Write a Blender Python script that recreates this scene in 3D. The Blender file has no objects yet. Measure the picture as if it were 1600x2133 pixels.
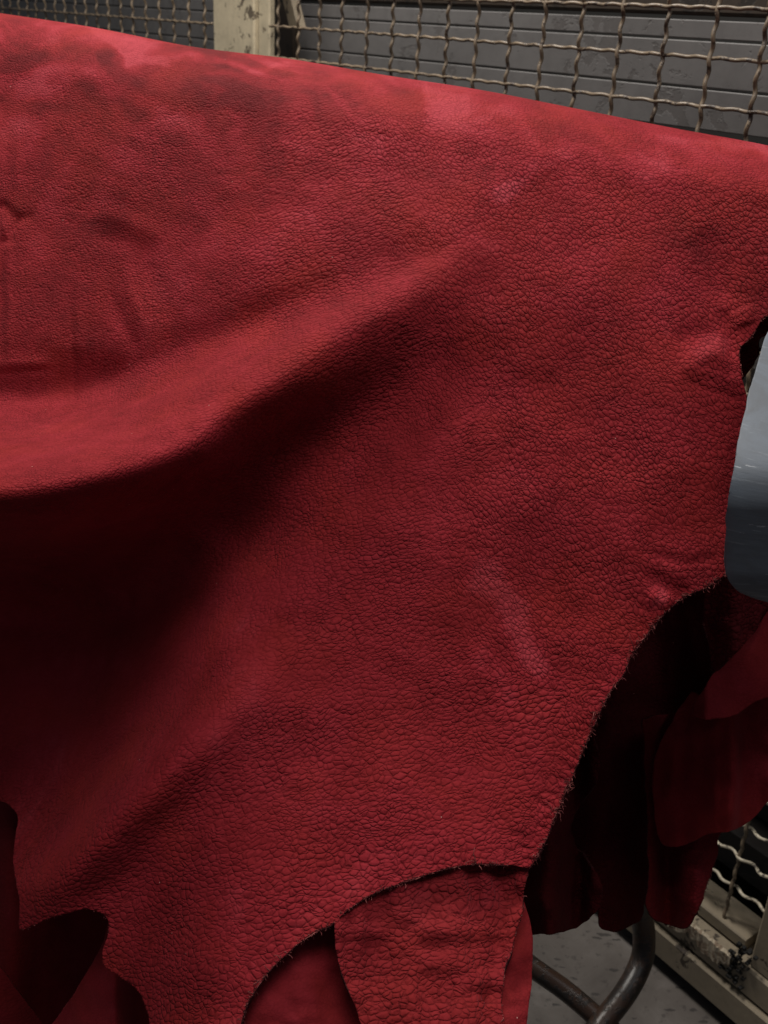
import bpy, math, random
import numpy as np
from mathutils import Vector, Matrix
random.seed(4); rng = np.random.default_rng(4)
S = bpy.context.scene
COL = S.collection

# ------------------------------------------------------------------ camera
F = 2175.0; CX, CY = 800.0, 1066.5; H = 1.3
def _n(v):
    v = np.array(v, float); return v / np.linalg.norm(v)
_up = -_n([-250, -4600, -F])
_f = np.array([0, 0, -1.0]); _Y = _n(_f - _up * _f.dot(_up)); _X = np.cross(_Y, _up)
R3 = np.array([_X, _Y, _up])
CAM = np.array([0, 0, H])
cd = bpy.data.cameras.new('camera'); cam = bpy.data.objects.new('camera', cd); COL.objects.link(cam)
M = Matrix([list(R3[i]) + [CAM[i]] for i in range(3)] + [[0, 0, 0, 1]])
cam.matrix_world = M
cd.sensor_fit = 'VERTICAL'; cd.sensor_height = 24; cd.lens = 24 * F / 2133.0
cd.clip_start = 0.02; cd.clip_end = 60
cd.dof.use_dof = True; cd.dof.focus_distance = 0.80; cd.dof.aperture_fstop = 9.0
S.camera = cam

# ------------------------------------------------------------------ world and lamps (a dim workshop)
w = bpy.data.worlds.new('World'); S.world = w; w.use_nodes = True
bg = w.node_tree.nodes['Background']; bg.inputs[0].default_value = (0.75, 0.85, 1.0, 1); bg.inputs[1].default_value = 0.075
def area(name, loc, target, size, power, col):
    l = bpy.data.lights.new(name, 'AREA'); l.size = size; l.energy = power; l.color = col
    o = bpy.data.objects.new(name, l); COL.objects.link(o); o.location = loc
    o.rotation_euler = (Vector(target) - Vector(loc)).to_track_quat('-Z', 'Y').to_euler()
    return o
area('workshop_lamp', (0.06, 0.36, 3.05), (0.1, 0.80, 0.9), 1.1, 23, (1.0, 0.95, 0.91))
area('far_lamp', (-0.42, 1.78, 2.65), (-0.1, 1.6, 0.2), 0.5, 37, (1.0, 0.95, 0.88))
area('fill_lamp', (1.25, 0.55, 2.5), (0.5, 0.95, 0.5), 0.5, 3.2, (0.86, 0.93, 1.0))  # added unseen fill light, brightens the lower right mesh, hides and shell
S.view_settings.view_transform = 'Standard'; S.view_settings.look = 'None'
S.view_settings.exposure = 0.0; S.view_settings.gamma = 1.0

# ------------------------------------------------------------------ geometry helpers
def back(px, py, dep):
    """photo direction + real distance -> world points (vectorised)"""
    px = np.asarray(px, float); py = np.asarray(py, float); dep = np.asarray(dep, float)
    c = np.stack([(px - CX) / F * dep, -(py - CY) / F * dep, -dep], -1)
    return c @ R3.T + CAM
def on_plane(px, py, A, n):
    q = R3 @ np.array([(px - CX) / F, -(py - CY) / F, -1.0])
    t = np.dot(np.array(A) - CAM, n) / np.dot(q, n)
    return q * t + CAM
def floor_pt(px, py, z=0.0): return on_plane(px, py, (0, 0, z), np.array([0, 0, 1.0]))

def link(name, me, mats, parent=None):
    o = bpy.data.objects.new(name, me); COL.objects.link(o)
    for m in (mats if isinstance(mats, (list, tuple)) else [mats]): me.materials.append(m)
    if parent is not None: o.parent = parent
    return o
def tag(o, label=None, cat=None, group=None, kind=None):
    if label: o['label'] = label
    if cat: o['category'] = cat
    if group: o['group'] = group
    if kind: o['kind'] = kind
    return o
def empty(name, loc=(0, 0, 0)):
    o = bpy.data.objects.new(name, None); COL.objects.link(o); o.location = loc; o.empty_display_size = .05
    return o
def reparent(o, p):
    """parent keeping world placement (p is an unrotated Empty)"""
    o.parent = p; o.matrix_parent_inverse = Matrix.Translation(-Vector(p.location)); return o

class MB:
    def __init__(s): s.v = []; s.f = []; s.m = []
    def box(s, O, ax, mat=0, bev=0.0):
        """box with corner O and three edge vectors; bevel by chamfering the edges along ax[0]"""
        O = np.array(O, float); a, b, c = [np.array(x, float) for x in ax]
        if bev <= 0:
            P = [O, O + a, O + a + b, O + b]; P += [p + c for p in P]; k = len(s.v); s.v += [tuple(p) for p in P]
            for q in ((0, 3, 2, 1), (4, 5, 6, 7), (0, 1, 5, 4), (1, 2, 6, 5), (2, 3, 7, 6), (3, 0, 4, 7)):
                s.f.append(tuple(k + i for i in q)); s.m.append(mat)
            return s
        nb, nc = _n(b), _n(c); lb, lc = np.linalg.norm(b), np.linalg.norm(c)
        pr = [(bev, 0), (lb - bev, 0), (lb, bev), (lb, lc - bev), (lb - bev, lc), (bev, lc), (0, lc - bev), (0, bev)]
        k = len(s.v)
        for e in (0, 1):
            for (p, q) in pr: s.v.append(tuple(O + a * e + nb * p + nc * q))
        for i in range(8):
            j = (i + 1) % 8; s.f.append((k + i, k + j, k + 8 + j, k + 8 + i)); s.m.append(mat)
        s.f.append(tuple(k + i for i in range(7, -1, -1))); s.m.append(mat)
        s.f.append(tuple(k + 8 + i for i in range(8))); s.m.append(mat)
        return s
    def tube(s, pts, rad, n=8, mat=0, cap=True):
        pts = np.array(pts, float); m = len(pts)
        rad = np.full(m, rad) if np.isscalar(rad) else np.array(rad)
        T = np.gradient(pts, axis=0); T /= np.linalg.norm(T, axis=1)[:, None] + 1e-12
        ref = np.array([0, 0, 1.0]) if abs(T[0][2]) < .8 else np.array([1.0, 0, 0])
        k = len(s.v); U = _n(np.cross(T[0], ref))
        for i in range(m):
            U = _n(U - T[i] * U.dot(T[i])); V = np.cross(T[i], U)
            for j in range(n):
                a = 2 * math.pi * j / n
                s.v.append(tuple(pts[i] + rad[i] * (U * math.cos(a) + V * math.sin(a))))
        for i in range(m - 1):
            for j in range(n):
                j2 = (j + 1) % n
                s.f.append((k + i * n + j, k + i * n + j2, k + (i + 1) * n + j2, k + (i + 1) * n + j)); s.m.append(mat)
        if cap:
            s.f.append(tuple(k + j for j in range(n - 1, -1, -1))); s.m.append(mat)
            s.f.append(tuple(k + (m - 1) * n + j for j in range(n))); s.m.append(mat)
        return s
    def build(s, name, mats, parent=None, smooth=False):
        me = bpy.data.meshes.new(name); me.from_pydata(s.v, [], s.f); me.validate()
        o = link(name, me, mats, None)
        me.polygons.foreach_set('material_index', s.m[:len(me.polygons)])
        if smooth: me.polygons.foreach_set('use_smooth', [True] * len(me.polygons))
        me.update()
        if parent is not None: reparent(o, parent)
        return o

def spline(pts, n):
    """Catmull-Rom through pts, n samples per segment"""
    P = np.array(pts, float); P = np.vstack([2 * P[0] - P[1], P, 2 * P[-1] - P[-2]]); out = []
    for i in range(1, len(P) - 2):
        for t in np.linspace(0, 1, n, endpoint=False):
            a, b, c, d = P[i - 1:i + 3]
            out.append(.5 * ((2 * b) + (-a + c) * t + (2 * a - 5 * b + 4 * c - d) * t * t + (-a + 3 * b - 3 * c + d) * t ** 3))
    out.append(P[-2]); return np.array(out)

# thin-plate interpolation of distances measured at named spots
class TPS:
    def __init__(s, pts, lam=1e-5):
        A = np.array(pts, float); s.p = A[:, :2] / 1000.; z = A[:, 2]; n = len(A)
        K = s.k(np.linalg.norm(s.p[:, None] - s.p[None], axis=2)) + lam * np.eye(n)
        Pm = np.hstack([np.ones((n, 1)), s.p])
        L = np.block([[K, Pm], [Pm.T, np.zeros((3, 3))]])
        s.w = np.linalg.solve(L, np.concatenate([z, np.zeros(3)]))
    @staticmethod
    def k(r): return np.where(r > 1e-9, r * r * np.log(np.maximum(r, 1e-9)), 0)
    def __call__(s, x, y):
        x = np.asarray(x, float) / 1000; y = np.asarray(y, float) / 1000
        out = s.w[-3] + s.w[-2] * x + s.w[-1] * y
        for i in range(len(s.p)): out = out + s.w[i] * s.k(np.hypot(x - s.p[i, 0], y - s.p[i, 1]))
        return out

def vnoise(x, y, seed):
    """smooth value noise, -1..1"""
    r = np.random.default_rng(seed); T = r.uniform(-1, 1, (256, 256))
    xi = np.floor(x).astype(int); yi = np.floor(y).astype(int); fx = x - xi; fy = y - yi
    fx = fx * fx * fx * (fx * (fx * 6 - 15) + 10); fy = fy * fy * fy * (fy * (fy * 6 - 15) + 10)
    g = lambda a, b: T[a % 256, b % 256]
    return (g(xi, yi) * (1 - fx) + g(xi + 1, yi) * fx) * (1 - fy) + (g(xi, yi + 1) * (1 - fx) + g(xi + 1, yi + 1) * fx) * fy
def fbm(x, y, seed, o=4):
    s = 0; a = 1
    for i in range(o): s = s + a * vnoise(x * 2 ** i + 17.3 * i, y * 2 ** i + 9.1 * i, seed + i); a *= .5
    return s
def seg_dist(x, y, pts):
    """distance to polyline and parameter 0..1 along it"""
    best = np.full(np.shape(x), 1e9); par = np.zeros(np.shape(x)); pts = np.array(pts, float); n = len(pts) - 1
    for i in range(n):
        a, b = pts[i], pts[i + 1]; d = b - a; t = np.clip(((x - a[0]) * d[0] + (y - a[1]) * d[1]) / (d @ d), 0, 1)
        q = np.hypot(x - a[0] - t * d[0], y - a[1] - t * d[1]); m = q < best
        best = np.where(m, q, best); par = np.where(m, (i + t) / n, par)
    return best, par

def sheet(name, outline, depth_fn, step, thick, mats, parent=None, extra=None, rough_edge=0.0, seed=1, world_fn=None, smooth_n=4):
    """a sheet of hide: grid over its own outline, boundary snapped, given depth and real thickness"""
    O = spline(outline, smooth_n)
    if rough_edge > 0:
        seglen = np.concatenate([[0], np.cumsum(np.hypot(*np.diff(O, axis=0).T))])
        nn = int(seglen[-1] / 7); q = np.linspace(0, seglen[-1], nn)
        O = np.stack([np.interp(q, seglen, O[:, 0]), np.interp(q, seglen, O[:, 1])], 1)
        T = np.gradient(O, axis=0); T /= np.linalg.norm(T, axis=1)[:, None] + 1e-9
        N = np.stack([-T[:, 1], T[:, 0]], 1)
        amp = rough_edge * (.6 * vnoise(q / 26, q * 0 + 3.3, seed) + .4 * vnoise(q / 9, q * 0 + 7.7, seed + 5))
        O = O + N * amp[:, None]
    x0, y0 = O.min(0) - step * 2; x1, y1 = O.max(0) + step * 2
    xs = np.arange(x0, x1, step); ys = np.arange(y0, y1, step)
    X, Yy = np.meshgrid(xs, ys)
    ins = np.zeros(X.shape, bool); px, py = O[:, 0], O[:, 1]
    for i in range(len(O)):
        j = i - 1
        if py[i] == py[j]: continue
        lo, hi = min(py[i], py[j]), max(py[i], py[j]); r0, r1 = np.searchsorted(ys, lo), np.searchsorted(ys, hi)
        if r1 <= r0: continue
        yy = ys[r0:r1, None]; ins[r0:r1] ^= xs[None, :] < (px[j] - px[i]) * (yy - py[i]) / (py[j] - py[i]) + px[i]
    # cells with at least one corner inside
    cell = ins[:-1, :-1] | ins[1:, :-1] | ins[:-1, 1:] | ins[1:, 1:]
    used = np.zeros(X.shape, bool)
    used[:-1, :-1] |= cell; used[1:, :-1] |= cell; used[:-1, 1:] |= cell; used[1:, 1:] |= cell
    out = used & ~ins
    qx = X[out]; qy = Yy[out]; bx = qx.copy(); by = qy.copy(); bd = np.full(qx.shape, 1e9)
    for i in range(len(O)):
        a = O[i - 1]; d = O[i] - a; L = d @ d
        if L < 1e-9: continue
        t = np.clip(((qx - a[0]) * d[0] + (qy - a[1]) * d[1]) / L, 0, 1); rx = a[0] + t * d[0]; ry = a[1] + t * d[1]
        q = np.hypot(qx - rx, qy - ry); m = q < bd
        bd = np.where(m, q, bd); bx = np.where(m, rx, bx); by = np.where(m, ry, by)
    X = X.copy(); Yy = Yy.copy(); X[out] = bx; Yy[out] = by
    idx = -np.ones(X.shape, int); idx[used] = np.arange(used.sum())
    ux, uy = X[used], Yy[used]
    P = world_fn(ux, uy) if world_fn else back(ux, uy, depth_fn(ux, uy))
    ii, jj = np.nonzero(cell)
    fc = np.stack([idx[ii + 1, jj], idx[ii + 1, jj + 1], idx[ii, jj + 1], idx[ii, jj]], 1)
    me = bpy.data.meshes.new(name)
    me.vertices.add(len(P)); me.vertices.foreach_set('co', P.astype(np.float32).ravel())
    me.loops.add(len(fc) * 4); me.loops.foreach_set('vertex_index', fc.astype(np.int32).ravel())
    me.polygons.add(len(fc)); me.polygons.foreach_set('loop_start', np.arange(0, len(fc) * 4, 4, dtype=np.int32))
    me.polygons.foreach_set('use_smooth', [True] * len(fc))
    me.update(calc_edges=True); me.validate()
    if extra:
        for k, fn in extra.items():
            a = me.attributes.new(k, 'FLOAT', 'POINT'); a.data.foreach_set('value', np.asarray(fn(ux, uy), np.float32))
    o = link(name, me, mats, None)
    if parent is not None: reparent(o, parent)
    if thick > 0:
        md = o.modifiers.new('thickness', 'SOLIDIFY'); md.thickness = thick; md.offset = -1; md.material_offset_rim = 1
        md.material_offset = 1; md.use_rim = True
    return o, O

# ------------------------------------------------------------------ materials
class NT:
    def __init__(s, name):
        s.m = bpy.data.materials.new(name); s.m.use_nodes = True; s.t = s.m.node_tree; s.t.nodes.clear()
        s.out = s.t.nodes.new('ShaderNodeOutputMaterial')
    def n(s, typ, ins={}, **pr):
        nd = s.t.nodes.new('ShaderNode' + typ)
        for k, v in pr.items(): setattr(nd, k, v)
        for k, v in ins.items():
            if isinstance(v, bpy.types.NodeSocket): s.t.links.new(v, nd.inputs[k])
            else: nd.inputs[k].default_value = v
        return nd
    def math(s, op, a, b=0.0, c=None, clamp=False):
        d = {0: a, 1: b}
        if c is not None: d[2] = c
        return s.n('Math', d, operation=op, use_clamp=clamp).outputs[0]
    def noise(s, vec, scale, detail=3, rough=.5, dist=0.0):
        return s.n('TexNoise', {'Vector': vec, 'Scale': scale, 'Detail': detail, 'Roughness': rough, 'Distortion': dist}).outputs
    def ramp(s, f, stops, interp='LINEAR'):
        r = s.n('ValToRGB', {0: f}); r.color_ramp.interpolation = interp; e = r.color_ramp.elements
        while len(e) < len(stops): e.new(.5)
        for i, (p, c) in enumerate(stops): e[i].position = p; e[i].color = c if len(c) == 4 else (*c, 1)
        return r.outputs[0]
    def mr(s, v, a, b, c=0.0, d=1.0, interp='LINEAR'):
        return s.n('MapRange', {0: v, 1: a, 2: b, 3: c, 4: d}, interpolation_type=interp).outputs[0]
    def mix(s, f, a, b, typ='MIX'):
        nd = s.t.nodes.new('ShaderNodeMix'); nd.data_type = 'RGBA'; nd.blend_type = typ
        for k, v in ((0, f), (6, a), (7, b)):
            if isinstance(v, bpy.types.NodeSocket): s.t.links.new(v, nd.inputs[k])
            else: nd.inputs[k].default_value = v if k == 0 else ((*v, 1) if len(v) == 3 else v)
        return nd.outputs[2]
    def fin(s, col, rough=.6, normal=None, **kw):
        ins = {'Base Color': col, 'Roughness': rough}
        if normal is not None: ins['Normal'] = normal
        ins.update(kw); b = s.n('BsdfPrincipled', ins); s.t.links.new(b.outputs[0], s.out.inputs[0]); return s.m

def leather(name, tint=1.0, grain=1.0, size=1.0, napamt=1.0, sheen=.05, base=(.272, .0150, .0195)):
    """red nubuck: pebbled grain, creases between the pebbles, brushed nap"""
    T = NT(name); tc = T.n('TexCoord').outputs['Object']
    at = lambda k: T.n('Attribute', {}, attribute_name=k).outputs['Fac']
    nap, dirm, sm = at('nap'), at('dirm'), at('smooth')
    wn = T.noise(tc, 45, 3, .55)[1]; wn2 = T.noise(tc, 260, 2, .5)[1]
    wv = T.n('VectorMath', {0: wn, 1: (.5, .5, .5)}, operation='SUBTRACT').outputs[0]
    wv2 = T.n('VectorMath', {0: wn2, 1: (.5, .5, .5)}, operation='SUBTRACT').outputs[0]
    p = T.n('VectorMath', {0: wv, 1: (.010,) * 3, 2: tc}, operation='MULTIPLY_ADD').outputs[0]
    p = T.n('VectorMath', {0: wv2, 1: (.0009,) * 3, 2: p}, operation='MULTIPLY_ADD').outputs[0]
    # two fields of pebbles, drawn out in different directions, mixed by where the hide is stretched
    def cells(rot, sc, scale):
        mp = T.n('Mapping', {0: p, 2: rot, 3: sc}, vector_type='TEXTURE').outputs[0]
        e = T.n('TexVoronoi', {'Vector': mp, 'Scale': scale, 'Randomness': .86}, feature='DISTANCE_TO_EDGE').outputs[0]
        c = T.n('TexVoronoi', {'Vector': mp, 'Scale': scale, 'Randomness': .86}, feature='F1').outputs
        return e, c
    eA, cA = cells((0, math.radians(-18), 0), (1.45, 1, .82), 312 / size)
    eB, cB = cells((0, math.radians(52), 0), (1.5, 1, .85), 292 / size)
    eC, cC = cells((0, math.radians(8), 0), (1.3, 1, .85), 430 / size)
    pick = T.mr(dirm, .40, .60)
    e = T.n('Mix', {0: pick, 2: eA, 3: eB}).outputs[0]
    f1 = T.n('Mix', {0: pick, 2: cA[0], 3: cB[0]}).outputs[0]
    eD, cD = cells((0, math.radians(-24), 0), (1.5, 1, .85), 262 / size)
    bg_ = T.mr(at('bigm'), .40, .60)
    e = T.n('Mix', {0: bg_, 2: e, 3: eD}).outputs[0]; f1 = T.n('Mix', {0: bg_, 2: f1, 3: cD[0]}).outputs[0]
    fin = T.mr(at('finem'), .35, .65)
    e = T.n('Mix', {0: fin, 2: e, 3: eC}).outputs[0]; f1 = T.n('Mix', {0: fin, 2: f1, 3: cC[0]}).outputs[0]
    pil = T.math('SUBTRACT', 1.0, T.math('MULTIPLY', f1, f1))            # rounded pebble tops
    vary = T.mr(T.noise(tc, 150 / size, 2)[0], .35, .65, .45, 1.0)
    cre = T.mr(e, 0.0, .20, 0, 1, 'SMOOTHSTEP')                             # creases
    # longer creases running across many pebbles
    big = T.n('Mapping', {0: p, 2: (0, math.radians(-25), 0), 3: (2.2, 1, .9)}, vector_type='TEXTURE').outputs[0]
    eL = T.n('TexVoronoi', {'Vector': big, 'Scale': 95 / size}, feature='DISTANCE_TO_EDGE').outputs[0]
    creL = T.mr(eL, 0.0, .055, 0, 1, 'SMOOTHSTEP')
    creLv = T.math('MULTIPLY', T.math('SUBTRACT', 1.0, creL), T.mr(T.noise(tc, 40, 2)[0], .48, .62, 0, 1))
    depthvar = T.mr(T.noise(tc, 17, 3)[0], .32, .68, .6, 1.1)
    smi = T.math('SUBTRACT', 1.0, sm)
    gl = T.math('MULTIPLY', depthvar, smi)
    h = T.math('MULTIPLY', T.math('MULTIPLY', cre, vary), .42)
    h = T.math('MULTIPLY_ADD', pil, .85, h)
    h = T.math('MULTIPLY_ADD', creLv, -.35, h)
    h = T.math('MULTIPLY', h, gl)
    fine = T.noise(tc, 1500, 3, .6)[0]; mid = T.noise(tc, 120, 4, .6)[0]
    h = T.math('MULTIPLY_ADD', fine, .06, h); h = T.math('MULTIPLY_ADD', mid, .22, h)
    bmp = T.n('Bump', {'Strength': min(1.0, grain), 'Distance': .0014 * size * grain, 'Height': h})
    # colour: nap brushed lighter and darker, slightly more orange or more crimson
    n1 = T.noise(T.n('Mapping', {0: tc, 3: (1, 1, .7)}).outputs[0], 9, 5, .62, 1.2)[0]
    n2 = T.noise(tc, 70, 4, .65, .4)[0]
    nn = T.math('MULTIPLY_ADD', T.math('SUBTRACT', n1, .5), 1.0 * napamt, .5)
    nn = T.math('MULTIPLY_ADD', T.math('SUBTRACT', n2, .5), .5, nn)
    nn = T.math('ADD', nn, nap)
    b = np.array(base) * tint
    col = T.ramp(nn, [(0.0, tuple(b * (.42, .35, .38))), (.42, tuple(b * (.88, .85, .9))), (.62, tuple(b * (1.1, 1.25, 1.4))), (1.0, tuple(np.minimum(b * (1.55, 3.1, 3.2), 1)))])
    hue = T.noise(tc, 16, 2)[0]
    col = T.mix(T.mr(hue, .45, .75, 0, .45), col, (.33 * tint, .025 * tint, .015 * tint))
    ck = T.math('MULTIPLY', T.math('MULTIPLY', T.math('SUBTRACT', 1.0, cre), vary), T.math('MULTIPLY', gl, .48))
    col = T.mix(ck, col, tuple(b * (.30, .2, .2)))
    col = T.mix(T.mr(fine, .35, .7, 0, .22), col, tuple(b * (1.5, 2.4, 2.4)))
    # stray lint specks
    vs = T.n('TexVoronoi', {'Vector': tc, 'Scale': 75.0}, feature='F1').outputs
    pk = T.math('GREATER_THAN', T.n('SeparateColor', {0: vs[1]}).outputs[0], .86)
    spk = T.math('MULTIPLY', T.math('LESS_THAN', vs[0], .035), pk)
    col = T.mix(T.math('MULTIPLY', spk, .8), col, (.8, .45, .38))
    return T.fin(col, .82, bmp.outputs[0], **{'Specular IOR Level': .12, 'Sheen Weight': sheen, 'Sheen Roughness': .45, 'Sheen Tint': (.9, .22, .25, 1)})

m_main = leather('red_nubuck')
m_coarse = leather('red_nubuck_coarse', tint=.82, grain=1.0, size=1.2, napamt=.7, sheen=.15)
m_fine = leather('red_nubuck_smooth', tint=.85, grain=.5, size=.8, napamt=.6, sheen=.2)
m_shade = leather('shade_dark_leather', tint=.62, grain=.8, size=1.1, napamt=.7, sheen=.06)  # this and the next two: red leather with shade put into the tint
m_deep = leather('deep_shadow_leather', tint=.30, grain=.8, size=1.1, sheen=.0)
m_shadegrain = leather('shade_dark_grained_leather', tint=.40, grain=1.5, size=1.5, sheen=.03)
def flesh():
    T = NT('rough_flesh_side'); tc = T.n('TexCoord').outputs['Object']
    n = T.noise(tc, 700, 4, .7)[0]
    b = T.n('Bump', {'Strength': 1.0, 'Distance': .0015, 'Height': n})
    return T.fin(T.ramp(n, [(.3, (.020, .004, .005)), (.7, (.15, .042, .044))]), .95, b.outputs[0], **{'Specular IOR Level': .05})
m_flesh = flesh()
def fibre():
    T = NT('frayed_fibre'); tc = T.n('TexCoord').outputs['Object']
    n = T.noise(tc, 200, 2)[0]
    return T.fin(T.ramp(n, [(.3, (.12, .022, .024)), (.7, (.36, .11, .10))]), .9, None, **{'Specular IOR Level': .1})
m_fibre = fibre()
def paint(name, base, dark, rust=.5, rough=.45, scale=6, chip=.62):
    T = NT(name); tc = T.n('TexCoord').outputs['Object']
    n = T.noise(tc, scale, 6, .65)[0]; n2 = T.noise(tc, scale * 9, 5, .7)[0]; n3 = T.noise(tc, scale * 2.3, 6, .7, .6)[0]
    col = T.mix(T.mr(n, .35, .7), base, tuple(np.array(base) * .72))
    col = T.mix(T.mr(n2, .45, .75, 0, .35), col, tuple(np.array(base) * .5))
    ch = T.mr(T.math('MULTIPLY_ADD', n2, .35, n3), chip + .17, chip + .20)
    col = T.mix(T.math('MULTIPLY', ch, rust), col, dark)
    b = T.n('Bump', {'Strength': .5, 'Distance': .0008, 'Height': T.math('SUBTRACT', n2, ch)})
    return T.fin(col, rough, b.outputs[0])
m_beige = paint('worn_cream_paint', (.68, .58, .40), (.05, .03, .02), .8, .5, 9, .60)
m_base = paint('dull_cream_paint', (.33, .27, .19), (.03, .02, .015), .9, .6, 9, .62)
m_wire = paint('cream_painted_wire', (.22, .165, .110), (.04, .025, .018), .9, .42, 22, .56)
m_wire_lit = paint('lower_wire_lightened', (.75, .66, .50), (.04, .025, .018), .9, .4, 22, .56)  # same wire paint, lightened to stand in for light on the lower rows
m_chip = paint('bare_chipped_plaster', (.62, .52, .38), (.16, .09, .05), .7, .7, 40, .5)
m_tube = paint('dark_steel', (.030, .022, .018), (.06, .03, .018), .7, .38, 14, .5)
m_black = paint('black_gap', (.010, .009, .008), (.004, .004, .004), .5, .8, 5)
m_gloom = paint('gloom_dark_timber', (.020, .015, .013), (.006, .005, .005), .7, .8, 8, .55)  # near black colour standing in for the gloom behind the mesh
m_board = paint('grey_board', (.150, .143, .140), (.06, .05, .045), .35, .6, 4, .56)
m_brown = paint('brown_beam', (.045, .032, .022), (.015, .012, .01), .8, .6, 6, .55)
def plastic():
    T = NT('scuffed_grey_plastic'); tc = T.n('TexCoord').outputs['Object']
    st = T.noise(T.n('Mapping', {0: tc, 2: (0, .2, .5), 3: (6, 6, 60)}).outputs[0], 3, 5, .7)[0]
    n = T.noise(tc, 26, 5, .65, .7)[0]
    col = T.mix(T.mr(n, .35, .7), (.165, .190, .225), (.125, .135, .148))
    col = T.mix(T.mr(st, .60, .70, 0, .3), col, (.42, .45, .48))
    v = T.noise(T.n('Mapping', {0: tc, 2: (.4, .9, .2), 3: (14, 14, 90)}).outputs[0], 1.4, 6, .75)[0]
    col = T.mix(T.mr(v, .645, .67, 0, .6), col, (.6, .62, .64))
    b = T.n('Bump', {'Strength': .4, 'Distance': .0006, 'Height': T.math('ADD', st, n)})
    return T.fin(col, .55, b.outputs[0], **{'Specular IOR Level': .3})
m_plastic = plastic()
m_plrim = paint('pale_scraped_plastic_rim', (.62, .68, .76), (.2, .2, .2), .5, .6, 60, .5)
def floor_mat():
    T = NT('stained_stone_floor'); tc = T.n('TexCoord').outputs['Object']
    n = T.noise(tc, 9, 6, .6, .5)[0]
    col = T.ramp(n, [(.3, (.075, .062, .054)), (.5, (.118, .101, .090)), (.72, (.19, .170, .155))])
    mp = T.n('Mapping', {0: tc, 2: (0, 0, .5), 3: (1, 2.6, 1)}).outputs[0]
    v = T.n('TexVoronoi', {'Vector': T.n('VectorMath', {0: T.noise(tc, 60, 2)[1], 1: (.02,) * 3, 2: mp}, operation='MULTIPLY_ADD').outputs[0], 'Scale': 34.0}, feature='F1').outputs
    rnd = T.n('SeparateColor', {0: v[1]}).outputs[0]
    sp = T.math('LESS_THAN', T.math('MULTIPLY_ADD', T.math('SUBTRACT', T.noise(tc, 130, 3)[0], .5), .5, v[0]), T.mr(rnd, .55, 1.0, 0.0, .30))
    n2 = T.noise(tc, 55, 4, .7)[0]
    col = T.mix(T.math('MULTIPLY', sp, .85), col, (.035, .03, .028))
    col = T.mix(T.mr(n2, .58, .66, 0, .8), col, (.05, .042, .038))
    b = T.n('Bump', {'Strength': .5, 'Distance': .001, 'Height': T.math('SUBTRACT', n2, sp)})
    return T.fin(col, .55, b.outputs[0])
m_floor = floor_mat()

# ------------------------------------------------------------------ setting: floor, wall behind the fence
mb = MB(); mb.box((-4, -3, -.05), ((9, 0, 0), (0, 10, 0), (0, 0, .05)))
tag(mb.build('floor', m_floor), kind='structure')

q = floor_pt(1380, 1985); A0 = q.copy()
_h = R3 @ np.array([(-1000 - CX) / F, -(-60 - CY) / F, -1.0]); DV = _n([_h[0], _h[1], 0])    # along the fence, away from the camera
NV = np.array([-DV[1], DV[0], 0]);                                                             # across the fence
if NV.dot(A0 - np.array([0, 0, 0])) < 0: NV = -NV                                              # away from the camera
UP = np.array([0, 0, 1.0])
def FP(s, z, off=0.0): return A0 * [1, 1, 0] + DV * s + UP * z + NV * off

# fence: posts, frame bars, crimped wires
fence = empty('wire_mesh_fence', tuple(FP(0, 0)))
tag(fence, 'cream painted crimped wire mesh fence on a worn base rail behind the hides', 'fence')
PV, PH = .0695, .0533
def fbox(name, s0, s1, z0, z1, o0, o1, mat, bev=.003, parent=None):
    b = MB(); O = FP(s0, z0, o0)
    if s1 - s0 >= z1 - z0: b.box(O, (DV * (s1 - s0), UP * (z1 - z0), NV * (o1 - o0)), 0, bev)
    else: b.box(O, (UP * (z1 - z0), NV * (o1 - o0), DV * (s1 - s0)), 0, bev)
    return b.build(name, mat, parent or fence)
# the post between two panels: a broad face plus a stepped return
fbox('post', 1.262, 1.425, .13, 1.75, .0, .014, m_beige)
fbox('post_flange', 1.218, 1.259, .13, 1.75, .008, .022, m_beige)
fbox('base_rail', -.9, 2.9, .026, .075, -.035, .05, m_base)
fbox('base_rail', -.9, 2.9, .078, .126, -.028, .05, m_base)
fbox('base_trim', -.128, 1.20, .129, .150, -.010, .045, m_base, .002)
fbox('frame_bar', -.190, -.146, .129, 1.75, -.022, .03, m_base)
fbox('shadow_strip', -.9, 2.9, .001, .024, -.015, .05, m_black)  # black strip put in as the shadow gap under the base rail
# crimped wires
def wire_v(s, z0, z1, mat, ph):
    zs = np.arange(z0, z1, .0036); a = .0022
    off = a * np.sin(2 * math.pi * (zs / PH * 2) + ph * math.pi); so = .0011 * np.sin(2 * math.pi * zs / (PH * .5) + ph + 1)
    pts = np.array([FP(s + so[i], zs[i], off[i]) for i in range(len(zs))])
    return MB().tube(pts, .0027, 7)
def wire_h(z, s0, s1, mat, ph):
    ss = np.arange(s0, s1, .0055); a = .0020
    a = .0040 if z < .45 else a
    off = a * np.cos(2 * math.pi * (ss / (PV) * 2) + ph * math.pi); zo = .0007 * np.sin(2 * math.pi * ss / (PV * .5) + ph)
    pts = np.array([FP(ss[i], z + zo[i], off[i]) for i in range(len(ss))])
    return MB().tube(pts, .0024, 7)
k = 0
for s in np.arange(.405 - PV * 7, 1.20, PV):
    jit = random.uniform(-.003, .003)
    wire_v(s + jit, .15, 1.62, m_wire, k % 2).build('vertical_wire', m_wire, fence, True); k += 1
for s in np.arange(1.462, 2.75, PV):
    wire_v(s + random.uniform(-.002, .002), .15, 1.62, m_wire, k % 2).build('vertical_wire', m_wire, fence, True); k += 1
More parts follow.
